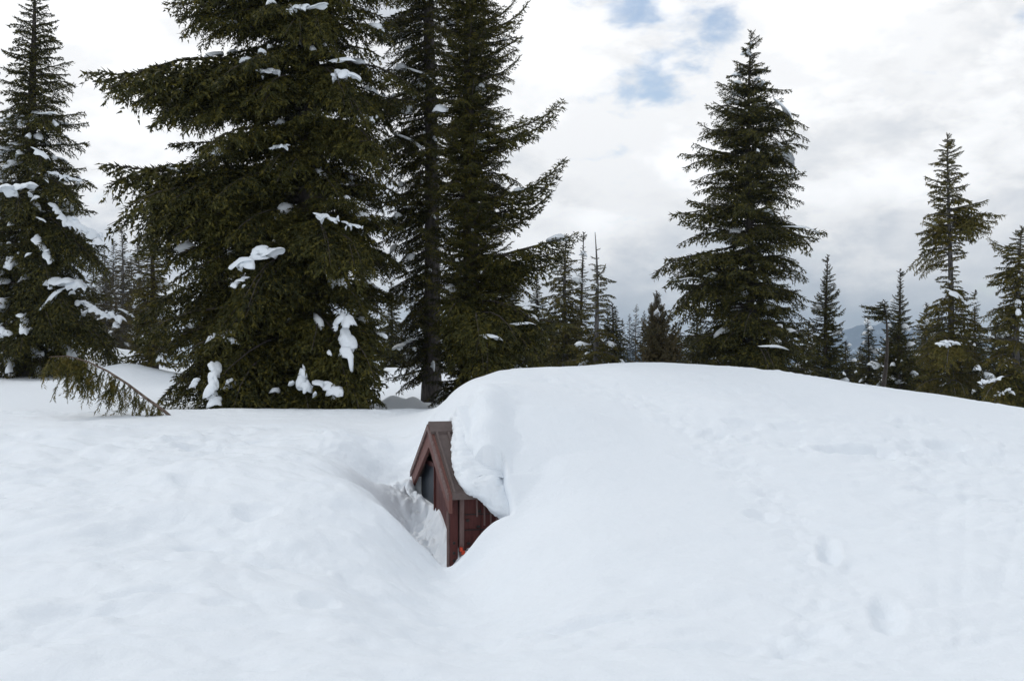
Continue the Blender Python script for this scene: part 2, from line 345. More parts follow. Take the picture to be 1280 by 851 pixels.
# rounded lip of the roof snow, where it overhangs the bare strip of roof and the side wall
def snow_lip(name, path, rads, n=60, m=20, seed=1):
    path = np.array(path); d = np.r_[0, np.cumsum(np.linalg.norm(np.diff(path, axis=0), axis=1))]
    u = np.linspace(0, d[-1], n); P = np.stack([np.interp(u, d, path[:, i]) for i in range(3)], 1)
    for _ in range(3): P[1:-1] = (P[:-2] + 2 * P[1:-1] + P[2:]) / 4
    ra = np.array([np.interp(u, d, [r[i] for r in rads]) for i in range(2)]).T
    T = np.gradient(P, axis=0); T /= np.linalg.norm(T, axis=1)[:, None]
    out = []
    for i in range(n):
        N = np.array([.35, -.3, 1.0]); N -= T[i] * N.dot(T[i]); N /= np.linalg.norm(N); B = np.cross(T[i], N)
        cap = math.sqrt(max(.02, 1 - (2 * i / (n - 1) - 1) ** 8))
        for j in range(m):
            a = 2 * math.pi * j / m; k = 1 + .20 * vn(np.array([i * .16 + seed * 9]), np.array([math.cos(a) * 1.5 + 5 + 2 * math.sin(a)]))[0] + .16 * vn(np.array([i * .5]), np.array([j * .6]))[0] + .13 * vn(np.array([i * 1.1 + 9]), np.array([j * 1.1]))[0]
            out.append(P[i] + (B * math.cos(a) * ra[i, 0] * (1 if math.cos(a) > 0 else 1 + 1.9 * min(1, 2.2 * -math.cos(a))) + N * math.sin(a) * ra[i, 1]) * k * cap + N * .055 * max(0, -math.cos(a)))
    I = np.arange(n * m).reshape(n, m)
    q = np.stack([I[:-1], np.roll(I, -1, 1)[:-1], np.roll(I, -1, 1)[1:], I[1:]], -1).reshape(-1, 4)
    o = mesh_obj(name, out, None, M_snow, smooth=True, tri=q); return o
def onroof(s, t, up=.03): return HW(s, t, roofz(t) + up)
lip = snow_lip('snow_ledge', [onroof(.33, .35, .04), onroof(.325, .1, .07), onroof(.315, -.1, .07), onroof(.25, -.4, .06), onroof(.20, -.7, .05), onroof(.215, -.90, .03), HW(.31, -.97, -1.25), HW(.42, -.99, -1.37), HW(.55, -1.02, -1.46), HW(.78, -1.0, -1.52)],
              [(.13, .085)] * 4 + [(.14, .085), (.15, .085), (.14, .09), (.13, .09), (.13, .09), (.14, .09)], n=170, m=36)
lip['kind'] = 'structure'

# ------------------------------------------------------------------ the buried hut
hut = thing('snowbound_hut', 'small dark red hut with brown metal roof, buried up to its gable in snow', 'hut', HW(0, 0, -2.6))
def part(name, verts, faces, m, parent=hut):
    off = np.array(hut.location)
    if parent is not hut: off = np.array(hut.location)
    return mesh_obj(name, np.asarray(verts) - off, faces, m, parent)
class MB:
    def __init__(s): s.v = []; s.f = []
    def box(s, s0, s1, t0, t1, z0, z1):
        b = len(s.v); s.v += [HW(a, c, d) for d in (z0, z1) for c in (t0, t1) for a in (s0, s1)]
        s.f += [tuple(b + i for i in q) for q in ((0, 2, 3, 1), (4, 5, 7, 6), (0, 1, 5, 4), (2, 6, 7, 3), (0, 4, 6, 2), (1, 3, 7, 5))]
    def prism(s, poly, s0, s1):
        b = len(s.v); n = len(poly); s.v += [HW(s0, t, z) for t, z in poly] + [HW(s1, t, z) for t, z in poly]
        s.f += [tuple(b + i for i in range(n)), tuple(b + n + i for i in range(n))[::-1]] + [(b + i, b + n + i, b + n + (i + 1) % n, b + (i + 1) % n) for i in range(n)]
    def out(s, name, m, parent=hut): return part(name, s.v, s.f, m, parent)
pz = HP[2]; k_ = HDROP / HWID
Z0 = -2.6
roof = MB()
for sg in (-1, 1):
    roof.prism([(0, pz - .055), (sg * (HWID), roofz(HWID) - .055), (sg * HWID, roofz(HWID)), (0, pz)], .0, .46)
ro = roof.out('roof', M_metal)
for i in range(4):
    s0 = .012 + i * .115
    seam = MB()
    for sg in (-1, 1):
        a_, b_ = (.0 if sg < 0 else .0), HWID * .999
        seam.prism([(0, pz - .01), (sg * b_, roofz(HWID) - .01), (sg * b_, roofz(HWID) + .022), (0, pz + .022)], s0, s0 + .022)
    seam.out('roof_seam', M_metal, ro)
cap = MB(); cap.prism([(-.13, pz - k_ * .13 + .026), (0, pz + .040), (.13, pz - k_ * .13 + .026), (.13, pz - k_ * .13 - .002), (0, pz + .012), (-.13, pz - k_ * .13 - .002)], -.035, .46); cap.out('ridge_cap', M_metal, ro)
for sg in (-1, 1):
    b = MB(); b.prism([(0, pz - .21), (sg * (HWID + .015), roofz(HWID + .015) - .165), (sg * (HWID + .015), roofz(HWID + .015) - .004), (0, pz - .004)], -.032, -.002)
    bo = b.out('bargeboard', M_barge)
    b = MB(); b.prism([(0, pz - .045), (sg * (HWID + .018), roofz(HWID + .018) - .043), (sg * (HWID + .018), roofz(HWID + .018) + .012), (0, pz + .012)], -.050, -.034); b.out('edge_trim', M_trimw, bo)
# gable infill and front wall, set back under the roof
gb = MB(); gb.prism([(-.74, -1.14), (.80, -1.14), (.80, roofz(.80) - .06), (0, pz - .06), (-.74, roofz(.74) - .06)], .10, .14); gb.out('gable_panel', M_wall)
fw = MB()
for i in range(7): fw.box(.06, .09, -.755 + i * .138, -.755 + i * .138 + .132, Z0, -1.142)
fw.box(.07, .085, -.75, .2, Z0, -1.15); fw.out('front_wall', M_wall)
wf = MB(); wf.box(.045, .088, .12, .15, Z0, -1.10); wf.box(.044, .089,   .152, .828, -1.145, -1.10); wfo = wf.out('window_frame', M_wall)
pn = MB(); pn.box(.068, .08, .15, .95, Z0, -1.145); pn.out('window_pane', M_glass, wfo)
# side wall towards the camera
sw = MB()
for i in range(3):
    s0 = .135 + i * .16; sw.box(s0, s0 + .152, -.855 - .006 * (i % 2), -.80, Z0, roofz(.86) - .062)
sw.box(.14, .62, -.84, -.81, Z0, roofz(.86) - .07); swo = sw.out('side_wall', M_wall)
for s0, z0, z1 in ((.245, -1.50, -1.30), (.315, -1.58, -1.40), (.375, -1.62, -1.45), (.43, -1.9, -1.3)): bt = MB(); bt.box(s0, s0 + .014, -.875, -.8565, z0, z1); bt.out('batten', M_trimw, swo)
for z0 in (-1.48, -1.62, -1.80): rl = MB(); rl.box(.137, .6, -.868, -.862, z0, z0 + .008); rl.out('board_joint', M_black, swo)
for s0, z0 in ((.15, -1.54), (.25, -1.60), (.26, -1.46), (.16, -1.75), (.33, -1.66)): rl = MB(); rl.box(s0, s0 + .03, -.872, -.8625, z0, z0 + .022); rl.out('wall_cleat', M_black, swo)
ps = MB(); ps.box(.0, .075, -.865, -.765, Z0, roofz(.83) - .062); po = ps.out('corner_post', M_wall)
tr = MB(); tr.box(.088, .128, -.885, -.80, Z0, roofz(.885) - .058); tr.box(-.004 - .02, -.004, -.86, -.84, Z0, roofz(.86) - .23); tr.out('corner_trim', M_trimw)
for z0 in (-1.74, -1.83, -1.90): bl = MB(); bl.box(.028, .05, -.875, -.866, z0, z0 + .022); bl.out('bolt', M_black, po)
rf = MB(); rf.box(.085, .11, -.915, -.886, -1.80, -1.765); rf.box(.102, .132, -.905, -.8865, -1.83, -1.795); rf.out('reflector', M_red)
fb = MB(); fb.box(.16, .45, .80, .84, Z0, roofz(.84) - .06); fb.out('rear_wall', M_wall)

# ------------------------------------------------------------------ conifers
def unit(v): return v / (np.linalg.norm(v, axis=-1, keepdims=True) + 1e-9)
def strand(P, T, L, rg, step, bl, bw, sag, out):
    n = max(2, int(L / step)); s = (np.arange(n) + rg.rand(n)) / n * L
    p = P + T * s[:, None]; p[:, 2] -= sag * s * s
    tan = np.repeat(T[None], n, 0).copy(); tan[:, 2] -= 2 * sag * s; tan = unit(tan)
    rnd = unit(rg.randn(n, 3)); d = unit(tan * 1.0 + rnd * .75)
    wv = unit(np.cross(d, rg.randn(n, 3))) * (bw * .5)
    ln = (bl * (.7 + .6 * rg.rand(n)))[:, None]
    out.append(np.stack([p - wv, p + wv, p + d * ln], 1))
def proto(seed, n_side, n_sub, step, bl, bw, curve, hang=0.5, spread=.42):
    rg = np.random.RandomState(seed); out = []; a, b, c = curve
    f = lambda u: np.array([u, .02 * math.sin(5 * u + seed), a * u + b * u * u + c * u ** 3])
    for i in range(14):
        u = .15 + .85 * i / 14; P = f(u); T = f(u + .06) - P; L = np.linalg.norm(T); strand(P, T / L, L, rg, step, bl, bw, 0, out)
    for i in range(n_side):
        u = .10 + .88 * (i + rg.rand() * .6) / n_side; sd = 1 if i % 2 else -1
        P = f(u); t = unit(f(u + .02) - P); ang = R(rg.uniform(42, 72)) * sd
        ls = (spread * (1 - u) ** .75 + .05) * rg.uniform(.65, 1.1) * min(1, .45 + u * 1.6)
        T = unit(np.array([t[0] * math.cos(ang), math.sin(ang), t[2] * .8 + rg.uniform(-.28, .06) * hang * 2]))
        sag = rg.uniform(.3, .9) * hang / max(ls, .1) * .4
        strand(P, T, ls, rg, step, bl, bw, sag, out)
        ns = max(2, int(n_sub * ls / .25))
        for j in range(ns):
            s = ls * (.12 + .85 * (j + rg.rand()) / ns); Q = P + T * s; Q[2] -= sag * s * s
            a2 = R(rg.uniform(30, 65)) * (1 if j % 2 else -1); ca, sa = math.cos(a2), math.sin(a2)
            T2 = unit(np.array([T[0] * ca - T[1] * sa, T[0] * sa + T[1] * ca, T[2] - sag * s * 1.5 - rg.uniform(0, 1.0) * hang]))
            strand(Q, T2, (.32 * ls * (1 - s / ls) + .035) * rg.uniform(.7, 1.2), rg, step, bl, bw, .8 * hang, out)
    V = np.concatenate(out).astype(np.float32)
    zc = np.array([f(u) for u in np.linspace(0, 1, 7)])
    return V, zc
CUR = {'droop': (.10, .02, -.36), 'flat': (.02, -.16, .12), 'up': (-.10, -.05, .34), 'arch': (.28, -.30, -.10)}
PRO = {}
def get_protos(kind, lod):
    key = (kind, lod)
    if key not in PRO:
        par = {2: (40, 8, .0125, .031, .0135), 1: (26, 5, .020, .050, .021), 0: (15, 3, .036, .10, .048)}[lod]
        PRO[key] = [proto(100 * lod + 10 * i + len(kind), par[0], par[1], par[2], par[3], par[4], CUR[kind], hang={'droop': .95, 'flat': .75, 'up': .5, 'arch': .8}[kind]) for i in range(4)]
    return PRO[key]
def tube(pts, rad, m=6):
    pts = np.asarray(pts, float); T = unit(np.gradient(pts, axis=0)); V = []
    for i in range(len(pts)):
        a = np.cross(T[i], [0.3, .8, .2]); a = a / np.linalg.norm(a); b = np.cross(T[i], a)
        for j in range(m):
            q = 2 * math.pi * j / m; V.append(pts[i] + (a * math.cos(q) + b * math.sin(q)) * rad[i])
    n = len(pts); I = np.arange(n * m).reshape(n, m)
    return np.array(V), np.stack([I[:-1], np.roll(I, -1, 1)[:-1], np.roll(I, -1, 1)[1:], I[1:]], -1).reshape(-1, 4)
class Acc:
    def __init__(s): s.v = []; s.f = []; s.n = 0
    def add(s, v, f): s.v.append(v); s.f.append(f + s.n); s.n += len(v)
def ico(n):
    bm_v = []
    import bmesh
    bm = bmesh.new(); bmesh.ops.create_icosphere(bm, subdivisions=n, radius=1); V = np.array([v.co[:] for v in bm.verts]); Fc = np.array([[v.index for v in f.verts] for f in bm.faces]); bm.free(); return V, Fc
ICO2 = ico(3); ICO1 = ico(2)
def rot_az(az, pitch, roll=0):
    cz, sz = math.cos(az), math.sin(az); cp, sp = math.cos(pitch), math.sin(pitch); cr, sr = math.cos(roll), math.sin(roll)
    return np.array([[cz, -sz, 0], [sz, cz, 0], [0, 0, 1]]) @ np.array([[cp, 0, -sp], [0, 1, 0], [sp, 0, cp]]) @ np.array([[1, 0, 0], [0, cr, -sr], [0, sr, cr]])
def pad(acc, c, az, pitch, L, Wd, H, rg, big=False):      # one load of snow lying on a bough
    V, Fc = ICO2 if big else ICO1
    v = V.copy(); o = rg.rand(8) * 50
    th = np.arctan2(v[:, 1], v[:, 0])
    lob = 1 + 1.2 * vn(np.cos(th) * 1.4 + o[0], np.sin(th) * 1.4 + o[1]) + .55 * vn(np.cos(th) * 3.6 + o[2], np.sin(th) * 3.6 + o[3])
    v[:, :2] *= lob[:, None]
    v[:, 2] *= 1 + .9 * vn(v[:, 0] * 1.7 + o[4], v[:, 1] * 1.7 + o[5])
    v[:, 2] = np.where(v[:, 2] > 0, v[:, 2], v[:, 2] * .3)
    r2 = np.clip(v[:, 1], -2, 2) ** 2
    v = v * [L / 2, Wd / 2, H]
    v[:, 2] -= r2 * Wd * .26 + .12 * L * np.clip(v[:, 0] / (L / 2), 0, 2) ** 2
    v += .10 * H * rg.randn(len(v), 3) * (.25 if big else .15)
    acc.add((rot_az(az, pitch, rg.uniform(-.35, .35)) @ v.T).T + c, Fc)

def conifer(name, label, px, Ydep, top_v, prof, n_per_m, trunk_r, group='conifers standing round the snow field', needles=None, bark=None, kinds=('droop', 'flat'), lean=0, base_zv=None,
            snow=.12, snow_size=1.0, extra=(), pads=(), seed=1, crown_from=0, gaps=(), pitch=(.45, -.12), lod_shift=0, dens_top=1.0, bare=(), whorl=0, snow_below=-999, top_ok=True, curve_tr=0, fb=.85, thin=1.0):
    """prof: rows (v, left_px, right_px) measured from the trunk line; the crown's radius by height."""
    needles = needles or M_needle; bark = bark or M_bark
    rg = np.random.RandomState(seed * 31 + 5); x0 = (px - 640) / F * Ydep
    zb = gz(x0, Ydep) if base_zv is None else base_zv
    zt = (HV - top_v) / F * Ydep; H = zt - zb
    root = thing(name, label, 'tree', (x0, Ydep, zb), group)
    ppm = 1120.0 / Ydep
    lean_m = lean / F * Ydep
    def axis_pt(h):
        u = h / H; return np.array([lean_m * u + curve_tr * H * math.sin(u * 3.1) * .05 + .012 * H * math.sin(4 * u + seed) * u, .01 * H * math.sin(3 * u + 2 * seed), h])
    hv = np.array([(HV - r[0]) / F * Ydep - zb for r in prof])[::-1]
    hl = np.array([r[1] / F * Ydep for r in prof])[::-1]; hr = np.array([r[2] / F * Ydep for r in prof])[::-1]
    wood = Acc(); limbs = Acc(); hh = np.linspace(-.5, H, 26)
    rad = trunk_r * .9 * np.clip(1 - hh / H, 0, 1) ** .9 + .008
    rad = rad * (1 + .25 * np.exp(-np.clip(hh, 0, 99) / .5))
    wood.add(*tube([axis_pt(h) for h in hh], rad, 12))
    blades = []; snowa = Acc(); clumps = []
    def bough(h, az, L, pit, kind, lod=None, no_snow=False, thick=1.0):
        P = axis_pt(h)
        pxl = L * ppm
        if lod is None: lod = 2 if pxl > 95 else (1 if pxl > 34 else 0)
        lod = max(0, min(2, lod + lod_shift))
        V, zc = get_protos(kind, lod)[rg.randint(4)]
        M = rot_az(az, pit, rg.uniform(-.2, .2)) * L
        S = V.reshape(-1, 3) * [1, thick * rg.choice([-1, 1]), 1]
        if thin < 1:
            S = S.reshape(-1, 3, 3); S = S[rg.rand(len(S)) < thin].reshape(-1, 3)
        q = S @ M.T + P
        blades.append(q.reshape(-1, 3, 3))
        ax = zc @ M.T + P
        limbs.add(*tube(ax, np.linspace(.011 + .011 * L, .004, 7), 4))
        if not no_snow and HV - (h + zb) / Ydep * F > snow_below and rg.rand() < snow * min(1.0, L / 1.0 + .2):
            u = rg.uniform(.35, .85); c = np.array([np.interp(u, np.linspace(0, 1, 7), ax[:, i]) for i in range(3)])
            sl = math.atan2(ax[5, 2] - ax[2, 2], np.linalg.norm(ax[5, :2] - ax[2, :2]) + 1e-6)
            sz = snow_size * rg.uniform(.25, 1.0) ** 1.4
            pad(snowa, c + [0, 0, .02 * L], az + rg.uniform(-.3, .3), sl, .55 * sz * min(1.5, .5 + L * .4), .28 * sz * min(1.5, .5 + L * .4), .09 * sz + .02, rg)
        return ax
    h_lo = hv[0] if not crown_from else crown_from
    n = int((H - h_lo) * n_per_m * (2.1 if trunk_r > .14 else 3.3))
    az = rg.rand() * 6.28
    for i in range(n):
        u = (i + rg.rand()) / n; h = h_lo + (H - h_lo) * u
        if whorl and rg.rand() < .8: h = round(h / whorl) * whorl + rg.uniform(-.09, .09) * whorl + .3 * whorl * math.sin(3 * az)
        h = max(h, .05)
        if h > H - .05: continue
        az += 2.399 + rg.uniform(-.5, .5)
        vv = HV - (h + zb) / Ydep * F
        if any(a < vv < b and rg.rand() < p for a, b, p in gaps): continue
        rl = np.interp(h, hv, hl); rr = np.interp(h, hv, hr); cs = math.cos(az)
        if any(a < vv < b and cs * sd > 0 for a, b, sd in bare): continue
        lr = rr if cs > 0 else rl
        L = (lr * cs * cs + fb * .5 * (rl + rr) * (1 - cs * cs)) * rg.choice([rg.uniform(.45, .85), rg.uniform(.78, 1.06)])
        if L < .06: continue
        q = u if h_lo > 0 else u
        pit = pitch[1] + (pitch[0] - pitch[1]) * (h / H) ** 1.5 + rg.uniform(-.12, .12)
        L = L / max(.75, math.cos(pit))
        hh_ = h - L * math.sin(pit) * .35
        bough(max(.1, hh_), az, L, pit, kinds[rg.randint(len(kinds))])
    # dense leader
    for i in range(int(9 * dens_top)):
        h = H - (i + .5) * .05 * min(2, H / 8) - .02; bough(h, rg.rand() * 6.3, (.10 + .03 * i) * min(1.3, H / 7), .55 + .3 * (i < 3), 'flat', 0, True)
    for e in extra:                                     # boughs measured one by one: tip px, tip v, start v, towards the camera (m), shape
        tx, tv, sv, dy, kd = e[:5]
        Yt = Ydep + dy; tip = W(tx, tv, Yt) - [x0, Ydep, zb]; h = (HV - sv) / F * Ydep - zb
        d = tip - axis_pt(h); Lh = math.hypot(d[0], d[1]); cz = sum(CUR[kd]); L = math.hypot(Lh, d[2] - cz * Lh)
        pit = math.atan2(d[2], Lh) - math.atan(cz); Lx = np.linalg.norm(d) / math.sqrt(1 + cz * cz)
        n_ = e[5] if len(e) > 5 else 1
        for q in range(n_):
            bough(h - .11 * q, math.atan2(d[1], d[0]) + (rg.uniform(-.12, .12) if q else 0), Lx * (1 - .12 * q), pit - .05 * q, kd, None, q > 0)
    for p_ in pads:                                     # snow loads seen one by one: px, v, length px, width px, tilt, heading
        cx, cv, lp, wp, tilt, hd = p_[:6]; lp *= .88; wp *= .82; f_ = Ydep - (p_[6] if len(p_) > 6 else 1.2)
        c = W(cx, cv, f_) - [x0, Ydep, zb]; sc = f_ / F
        ax_c = axis_pt(c[2])
        bough(c[2] + .1, math.atan2(c[1] - ax_c[1], c[0] - ax_c[0]), math.hypot(c[0] - ax_c[0], c[1] - ax_c[1]) * 1.22, -.12, 'droop', None, True)
        nn = max(2, int(round(lp / wp * 1.6))) if lp > 20 else 1
        dirn = np.array([math.cos(hd) * math.cos(tilt), math.sin(hd) * math.cos(tilt), math.sin(tilt)]); sd_ = np.cross(dirn, [0, 1, 0]); sd_ /= np.linalg.norm(sd_)
        one = Acc()
        for q in range(nn):
            o_ = (q - (nn - 1) / 2) / nn * lp * sc
            pad(one, c + dirn * o_ + sd_ * rg.uniform(-.2, .2) * wp * sc, hd + rg.uniform(-.5, .5), tilt, lp * sc / nn * 1.9, wp * sc * rg.uniform(.6, 1.05), .17 * wp * sc, rg, True)
        for q in range(3 if lp > 20 else 0):
            pad(snowa, c + np.array([rg.uniform(-.6, .6) * lp * sc, rg.uniform(-.1, .1), -rg.uniform(.1, .6) * wp * sc]), rg.rand() * 6, -.4, .3 * lp * sc, .25 * wp * sc, .04, rg)
        clumps.append(one)
        for q in range(2):                              # twigs that poke up through the load
            bough(c[2] + .10 - .14 * q, math.atan2(c[1] - ax_c[1], c[0] - ax_c[0]) + rg.uniform(-.12, .12), math.hypot(c[0] - ax_c[0], c[1] - ax_c[1]) * 1.3, -.16, 'droop', None, True)
    V = np.concatenate(blades).reshape(-1, 3)
    mesh_obj('trunk', np.concatenate(wood.v), None, bark, root, True, tri=np.concatenate(wood.f))
    mesh_obj('limbs', np.concatenate(limbs.v), None, bark, root, True, tri=np.concatenate(limbs.f))['kind'] = 'stuff'
    mesh_obj('crown', V, None, needles, root, False, tri=np.arange(len(V)).reshape(-1, 3))
    if snowa.n: mesh_obj('bough_snow', np.concatenate(snowa.v), None, M_snow_tree, root, True, tri=np.concatenate(snowa.f))['kind'] = 'stuff'
    for one in clumps: mesh_obj('snow_clump', np.concatenate(one.v), None, M_snow_tree, root, True, tri=np.concatenate(one.f))
    print(name, label[:30], 'tris', len(V) // 3)
    return root

# A: the big dark tree
conifer('fir_tree', 'huge dark fir with long left boughs, its crown cut by the top edge', 385, 18, -420,
        [(-420, 2, 2), (-300, 60, 60), (-150, 120, 95), (0, 170, 130), (40, 150, 135), (90, 185, 138), (150, 190, 138), (200, 200, 132), (250, 215, 126), (330, 212, 125), (400, 212, 120), (450, 200, 112), (490, 150, 105), (512, 120, 95)],
        16, .30, seed=1, snow=.8, snow_size=.55, whorl=.62, kinds=('droop', 'flat', 'droop'), gaps=((160, 185, .35), (45, 70, .5), (245, 262, .35)),
        extra=((105, 92, 78, -.4, 'flat', 3), (130, 112, 95, -1.2, 'droop', 3), (165, 130, 115, -.8, 'droop', 3), (190, 150, 130, -1.2, 'droop', 2), (215, 180, 165, 0, 'flat', 2), (122, 204, 225, -.6, 'flat', 3), (130, 235, 240, -.6, 'droop', 3), (150, 262, 255, -1.3, 'droop', 3),
               (140, 285, 275, .5, 'droop', 2), (165, 320, 300, -1, 'droop', 2), (165, 425, 400, -1, 'droop', 3), (175, 390, 370, .6, 'droop', 3), (205, 5, -20, -1, 'flat', 3), (225, 40, 20, -1, 'droop', 2), (215, 450, 430, -1.5, 'droop', 2), (210, 508, 480, -1.2, 'droop', 3), (480, 505, 490, -.8, 'droop', 3), (260, 505, 490, -1.8, 'droop', 3),
               (330, 508, 495, -2, 'droop', 3), (400, 508, 495, -2, 'droop', 3), (440, 505, 480, -1.6, 'droop', 3), (500, 330, 310, 0, 'droop', 2), (490, 130, 110, 0, 'droop', 2), (495, 230, 210, -.5, 'droop', 2)),
        pads=((320, 318, 62, 30, .45, .3, 1.6), (298, 352, 24, 16, .5, .5, 1.6), (432, 92, 36, 22, -.3, -.4, 1.3), (428, 75, 22, 14, .2, 0, 1.2), (335, 87, 32, 14, 0, 0, 1.2), (430, 400, 26, 24, -.5, -1.2, 1.7), (432, 432, 50, 26, -.9, -1.3, 1.8), (268, 470, 48, 26, -.8, -1.2, 1.9), (268, 495, 30, 20, -.6, -1.2, 2.0),
              (380, 474, 36, 22, -.9, -1.2, 1.9), (413, 484, 42, 28, -.5, -.5, 2), (410, 270, 34, 14, -.3, -.2, 1.5), (440, 281, 26, 10, -.3, -.2, 1.4), (288, 424, 24, 10, -.3, .2, 1.7), (372, 8, 30, 14, .2, 0, 1.2), (398, 4, 22, 14, .2, 0, 1.2), (458, 145, 24, 9, -.5, 0, 1.1), (348, 182, 26, 9, .2, 0, 1.0), (215, 212, 16, 10, -.2, 0, .6)))
# B: bare grey trunk in front
conifer('fir_tree', 'tall tree with a bare grey trunk and sparse snowy limbs, right of the huge fir', 540, 19.6, -500,
        [(-500, 2, 2), (-200, 60, 30), (0, 85, 34), (120, 92, 30), (250, 85, 28), (330, 72, 24), (400, 60, 20), (480, 55, 20)],
        27, .165, seed=2, snow=.4, snow_size=.6, bark=M_bark_mid, kinds=('droop', 'arch', 'flat'), pitch=(.2, -.35), fb=.4,
        extra=((460, 120, 60, .6, 'flat', 1), (470, 210, 160, .5, 'droop', 1), (478, 300, 250, .5, 'arch', 1), (495, 260, 225, -.3, 'arch', 1), (490, 430, 385, .3, 'droop', 2), (500, 470, 430, .2, 'droop', 2)),
        pads=((525, 90, 20, 9, -.3, 0, .5), (510, 172, 22, 10, -.3, 0, .5), (505, 430, 26, 14, .5, 0, .4), (515, 258, 22, 7, .1, 0, .4)))
# C: dense narrow hemlock
conifer('hemlock_tree', 'dense narrow hemlock with long upswept boughs on its right, left of the mound', 590, 18.1, -260,
        [(-260, 2, 2), (-100, 40, 40), (0, 54, 60), (60, 58, 58), (140, 66, 62), (200, 68, 66), (260, 68, 60), (300, 70, 62), (350, 66, 80), (400, 70, 95), (450, 66, 100), (500, 60, 90)],
        36, .17, seed=3, snow=.08, snow_size=.7, kinds=('flat', 'up', 'droop'), pitch=(.5, .02),
        extra=((705, 123, 168, -.3, 'up', 2), (708, 197, 250, -.4, 'up', 3), (722, 292, 330, -.5, 'flat', 4), (690, 240, 275, .3, 'up', 2), (660, 3, 40, 0, 'up', 2), (652, 45, 80, 0, 'flat', 2), (650, 70, 100, 0, 'up', 1), (655, 165, 200, 0, 'flat', 1), (675, 318, 320, -.6, 'flat', 3), (690, 345, 345, -.4, 'droop', 3), (715, 405, 385, -.4, 'flat', 3), (640, 425, 395, -1.6, 'droop', 3), (605, 430, 400, -2, 'droop', 3), (560, 400, 380, -1.2, 'droop', 2)),
        pads=((612, 419, 12, 14, 0, 0, 1.6), (662, 381, 18, 8, 0, 0, .8), (655, 403, 18, 7, .1, 0, .9)))
# D: snowy left tree
conifer('fir_tree', 'thick snow-loaded fir with a stout dark trunk, tallest of the trees at the left edge', 38, 27, -28,
        [(-28, 2, 2), (30, 26, 34), (90, 42, 58), (150, 55, 72), (200, 70, 72), (250, 85, 85), (300, 95, 96), (350, 95, 98), (400, 95, 112), (440, 90, 100), (468, 90, 85)],
        17, .30, seed=4, fb=.7, snow_below=150, snow=.9, snow_size=1.1, kinds=('flat', 'droop'), pitch=(.5, -.25),
        pads=((20, 235, 42, 24, .2, 0, 1.4), (60, 140, 18, 12, 0, 0, .8), (105, 285, 48, 26, -.5, -.2, 1.2), (78, 270, 50, 16, -.7, -.4, 1.2), (55, 310, 42, 16, -.9, -.5, 1.3), (82, 352, 44, 30, .1, 0, 1.4), (66, 370, 22, 20, .8, 0, 1.4), (125, 388, 80, 14, -.35, -.3, 1.3), (30, 405, 30, 18, -.9, -1, 1.3), (5, 235, 20, 10, .2, 0, 1), (8, 415, 24, 18, -.6, 0, 1.2), (80, 220, 50, 9, -.25, 0, 1), (50, 190, 20, 10, -.4, 0, 1)))
conifer('fir_tree', 'fir half cut off by the left edge, lower than the snow-loaded one beside it', -22, 28, 75,
        [(75, 2, 2), (150, 30, 32), (230, 50, 45), (300, 60, 40), (400, 70, 45), (468, 70, 50)], 9, .22, seed=5, snow_below=180, snow=.55, snow_size=1.3)
# left gap
conifer('slender_tree', 'thin brownish tree with pale stem in the gap right of the snow-loaded fir', 152, 44, 282, [(282, 1, 1), (330, 12, 12), (400, 20, 20), (455, 24, 24)], 13, .09, seed=6, needles=M_needle_br, bark=M_bark_gr, snow=.2)
conifer('slender_tree', 'small thin tree left of the pale-stemmed one, behind snowy boughs', 132, 48, 305, [(305, 1, 1), (350, 14, 12), (400, 20, 20), (455, 26, 24)], 13, .10, seed=7, needles=M_needle_br, bark=M_bark_gr, snow=.3)
conifer('hemlock_tree', 'olive green hemlock standing behind the lower left boughs of the huge fir', 192, 25, 262, [(262, 1, 1), (300, 16, 16), (350, 26, 28), (400, 38, 36), (455, 40, 40)], 16, .10, seed=8, needles=M_needle_lt, snow=.15)
for i, (px, Yd, tv, lb) in enumerate(((140, 52, 300, 'thin brownish tree between the two pale thin stems in the left gap'), (163, 50, 312, 'thin brownish tree closing the left gap beside the olive hemlock'), (174, 46, 290, 'brownish tree half hidden by the olive green hemlock'), (118, 50, 320, 'brownish tree showing past the right edge of the snow-loaded fir'))):
    conifer('slender_tree', lb, px, Yd, tv, [(tv, 1, 1), (tv + 40, 13, 13), (400, 20, 20), (458, 24, 24)], 12, .09, seed=30 + i, needles=(M_needle_br, M_needle_lt)[i % 2], bark=M_bark_gr, snow=.25)
# middle gap: snags and young trees
KW = dict(group='small trees beyond the snow mound')
conifer('hemlock_tree', 'pale-stemmed hemlock with clear spaced tiers, just right of the longest upswept bough', 707, 31, 292, [(292, 1, 1), (310, 12, 12), (335, 22, 20), (360, 30, 25), (400, 42, 34), (455, 50, 45)], 12, .10, seed=9, needles=M_needle_lt, bark=M_bark_gr, snow=.15, snow_size=.8, kinds=('flat', 'droop'), pitch=(.25, -.1), **KW)
conifer('dead_topped_tree', 'needle-thin spire tree, narrowest of the three between hemlock and snag', 727, 33, 290, [(290, 1, 1), (330, 7, 7), (360, 12, 12), (395, 24, 22), (455, 34, 34)], 12, .08, seed=10, bark=M_bark, snow=.1, thin=.7, **KW)
conifer('dead_topped_tree', 'crooked snag with bare grey twiggy top and a tufted bough on its right', 742, 30, 290, [(290, 1, 1), (325, 10, 8), (345, 12, 16), (360, 14, 28), (380, 22, 24), (395, 20, 20), (410, 32, 32), (455, 42, 44)], 9, .10, seed=11, needles=M_needle_lt, bark=M_bark_gr, snow=.25, snow_size=.9, crown_from=0, gaps=((285, 330, .75), (395, 410, .5)), curve_tr=.3, dens_top=0, extra=((770, 352, 345, 0, 'flat', 1), (757, 330, 345, 0, 'up', 1)), **KW)
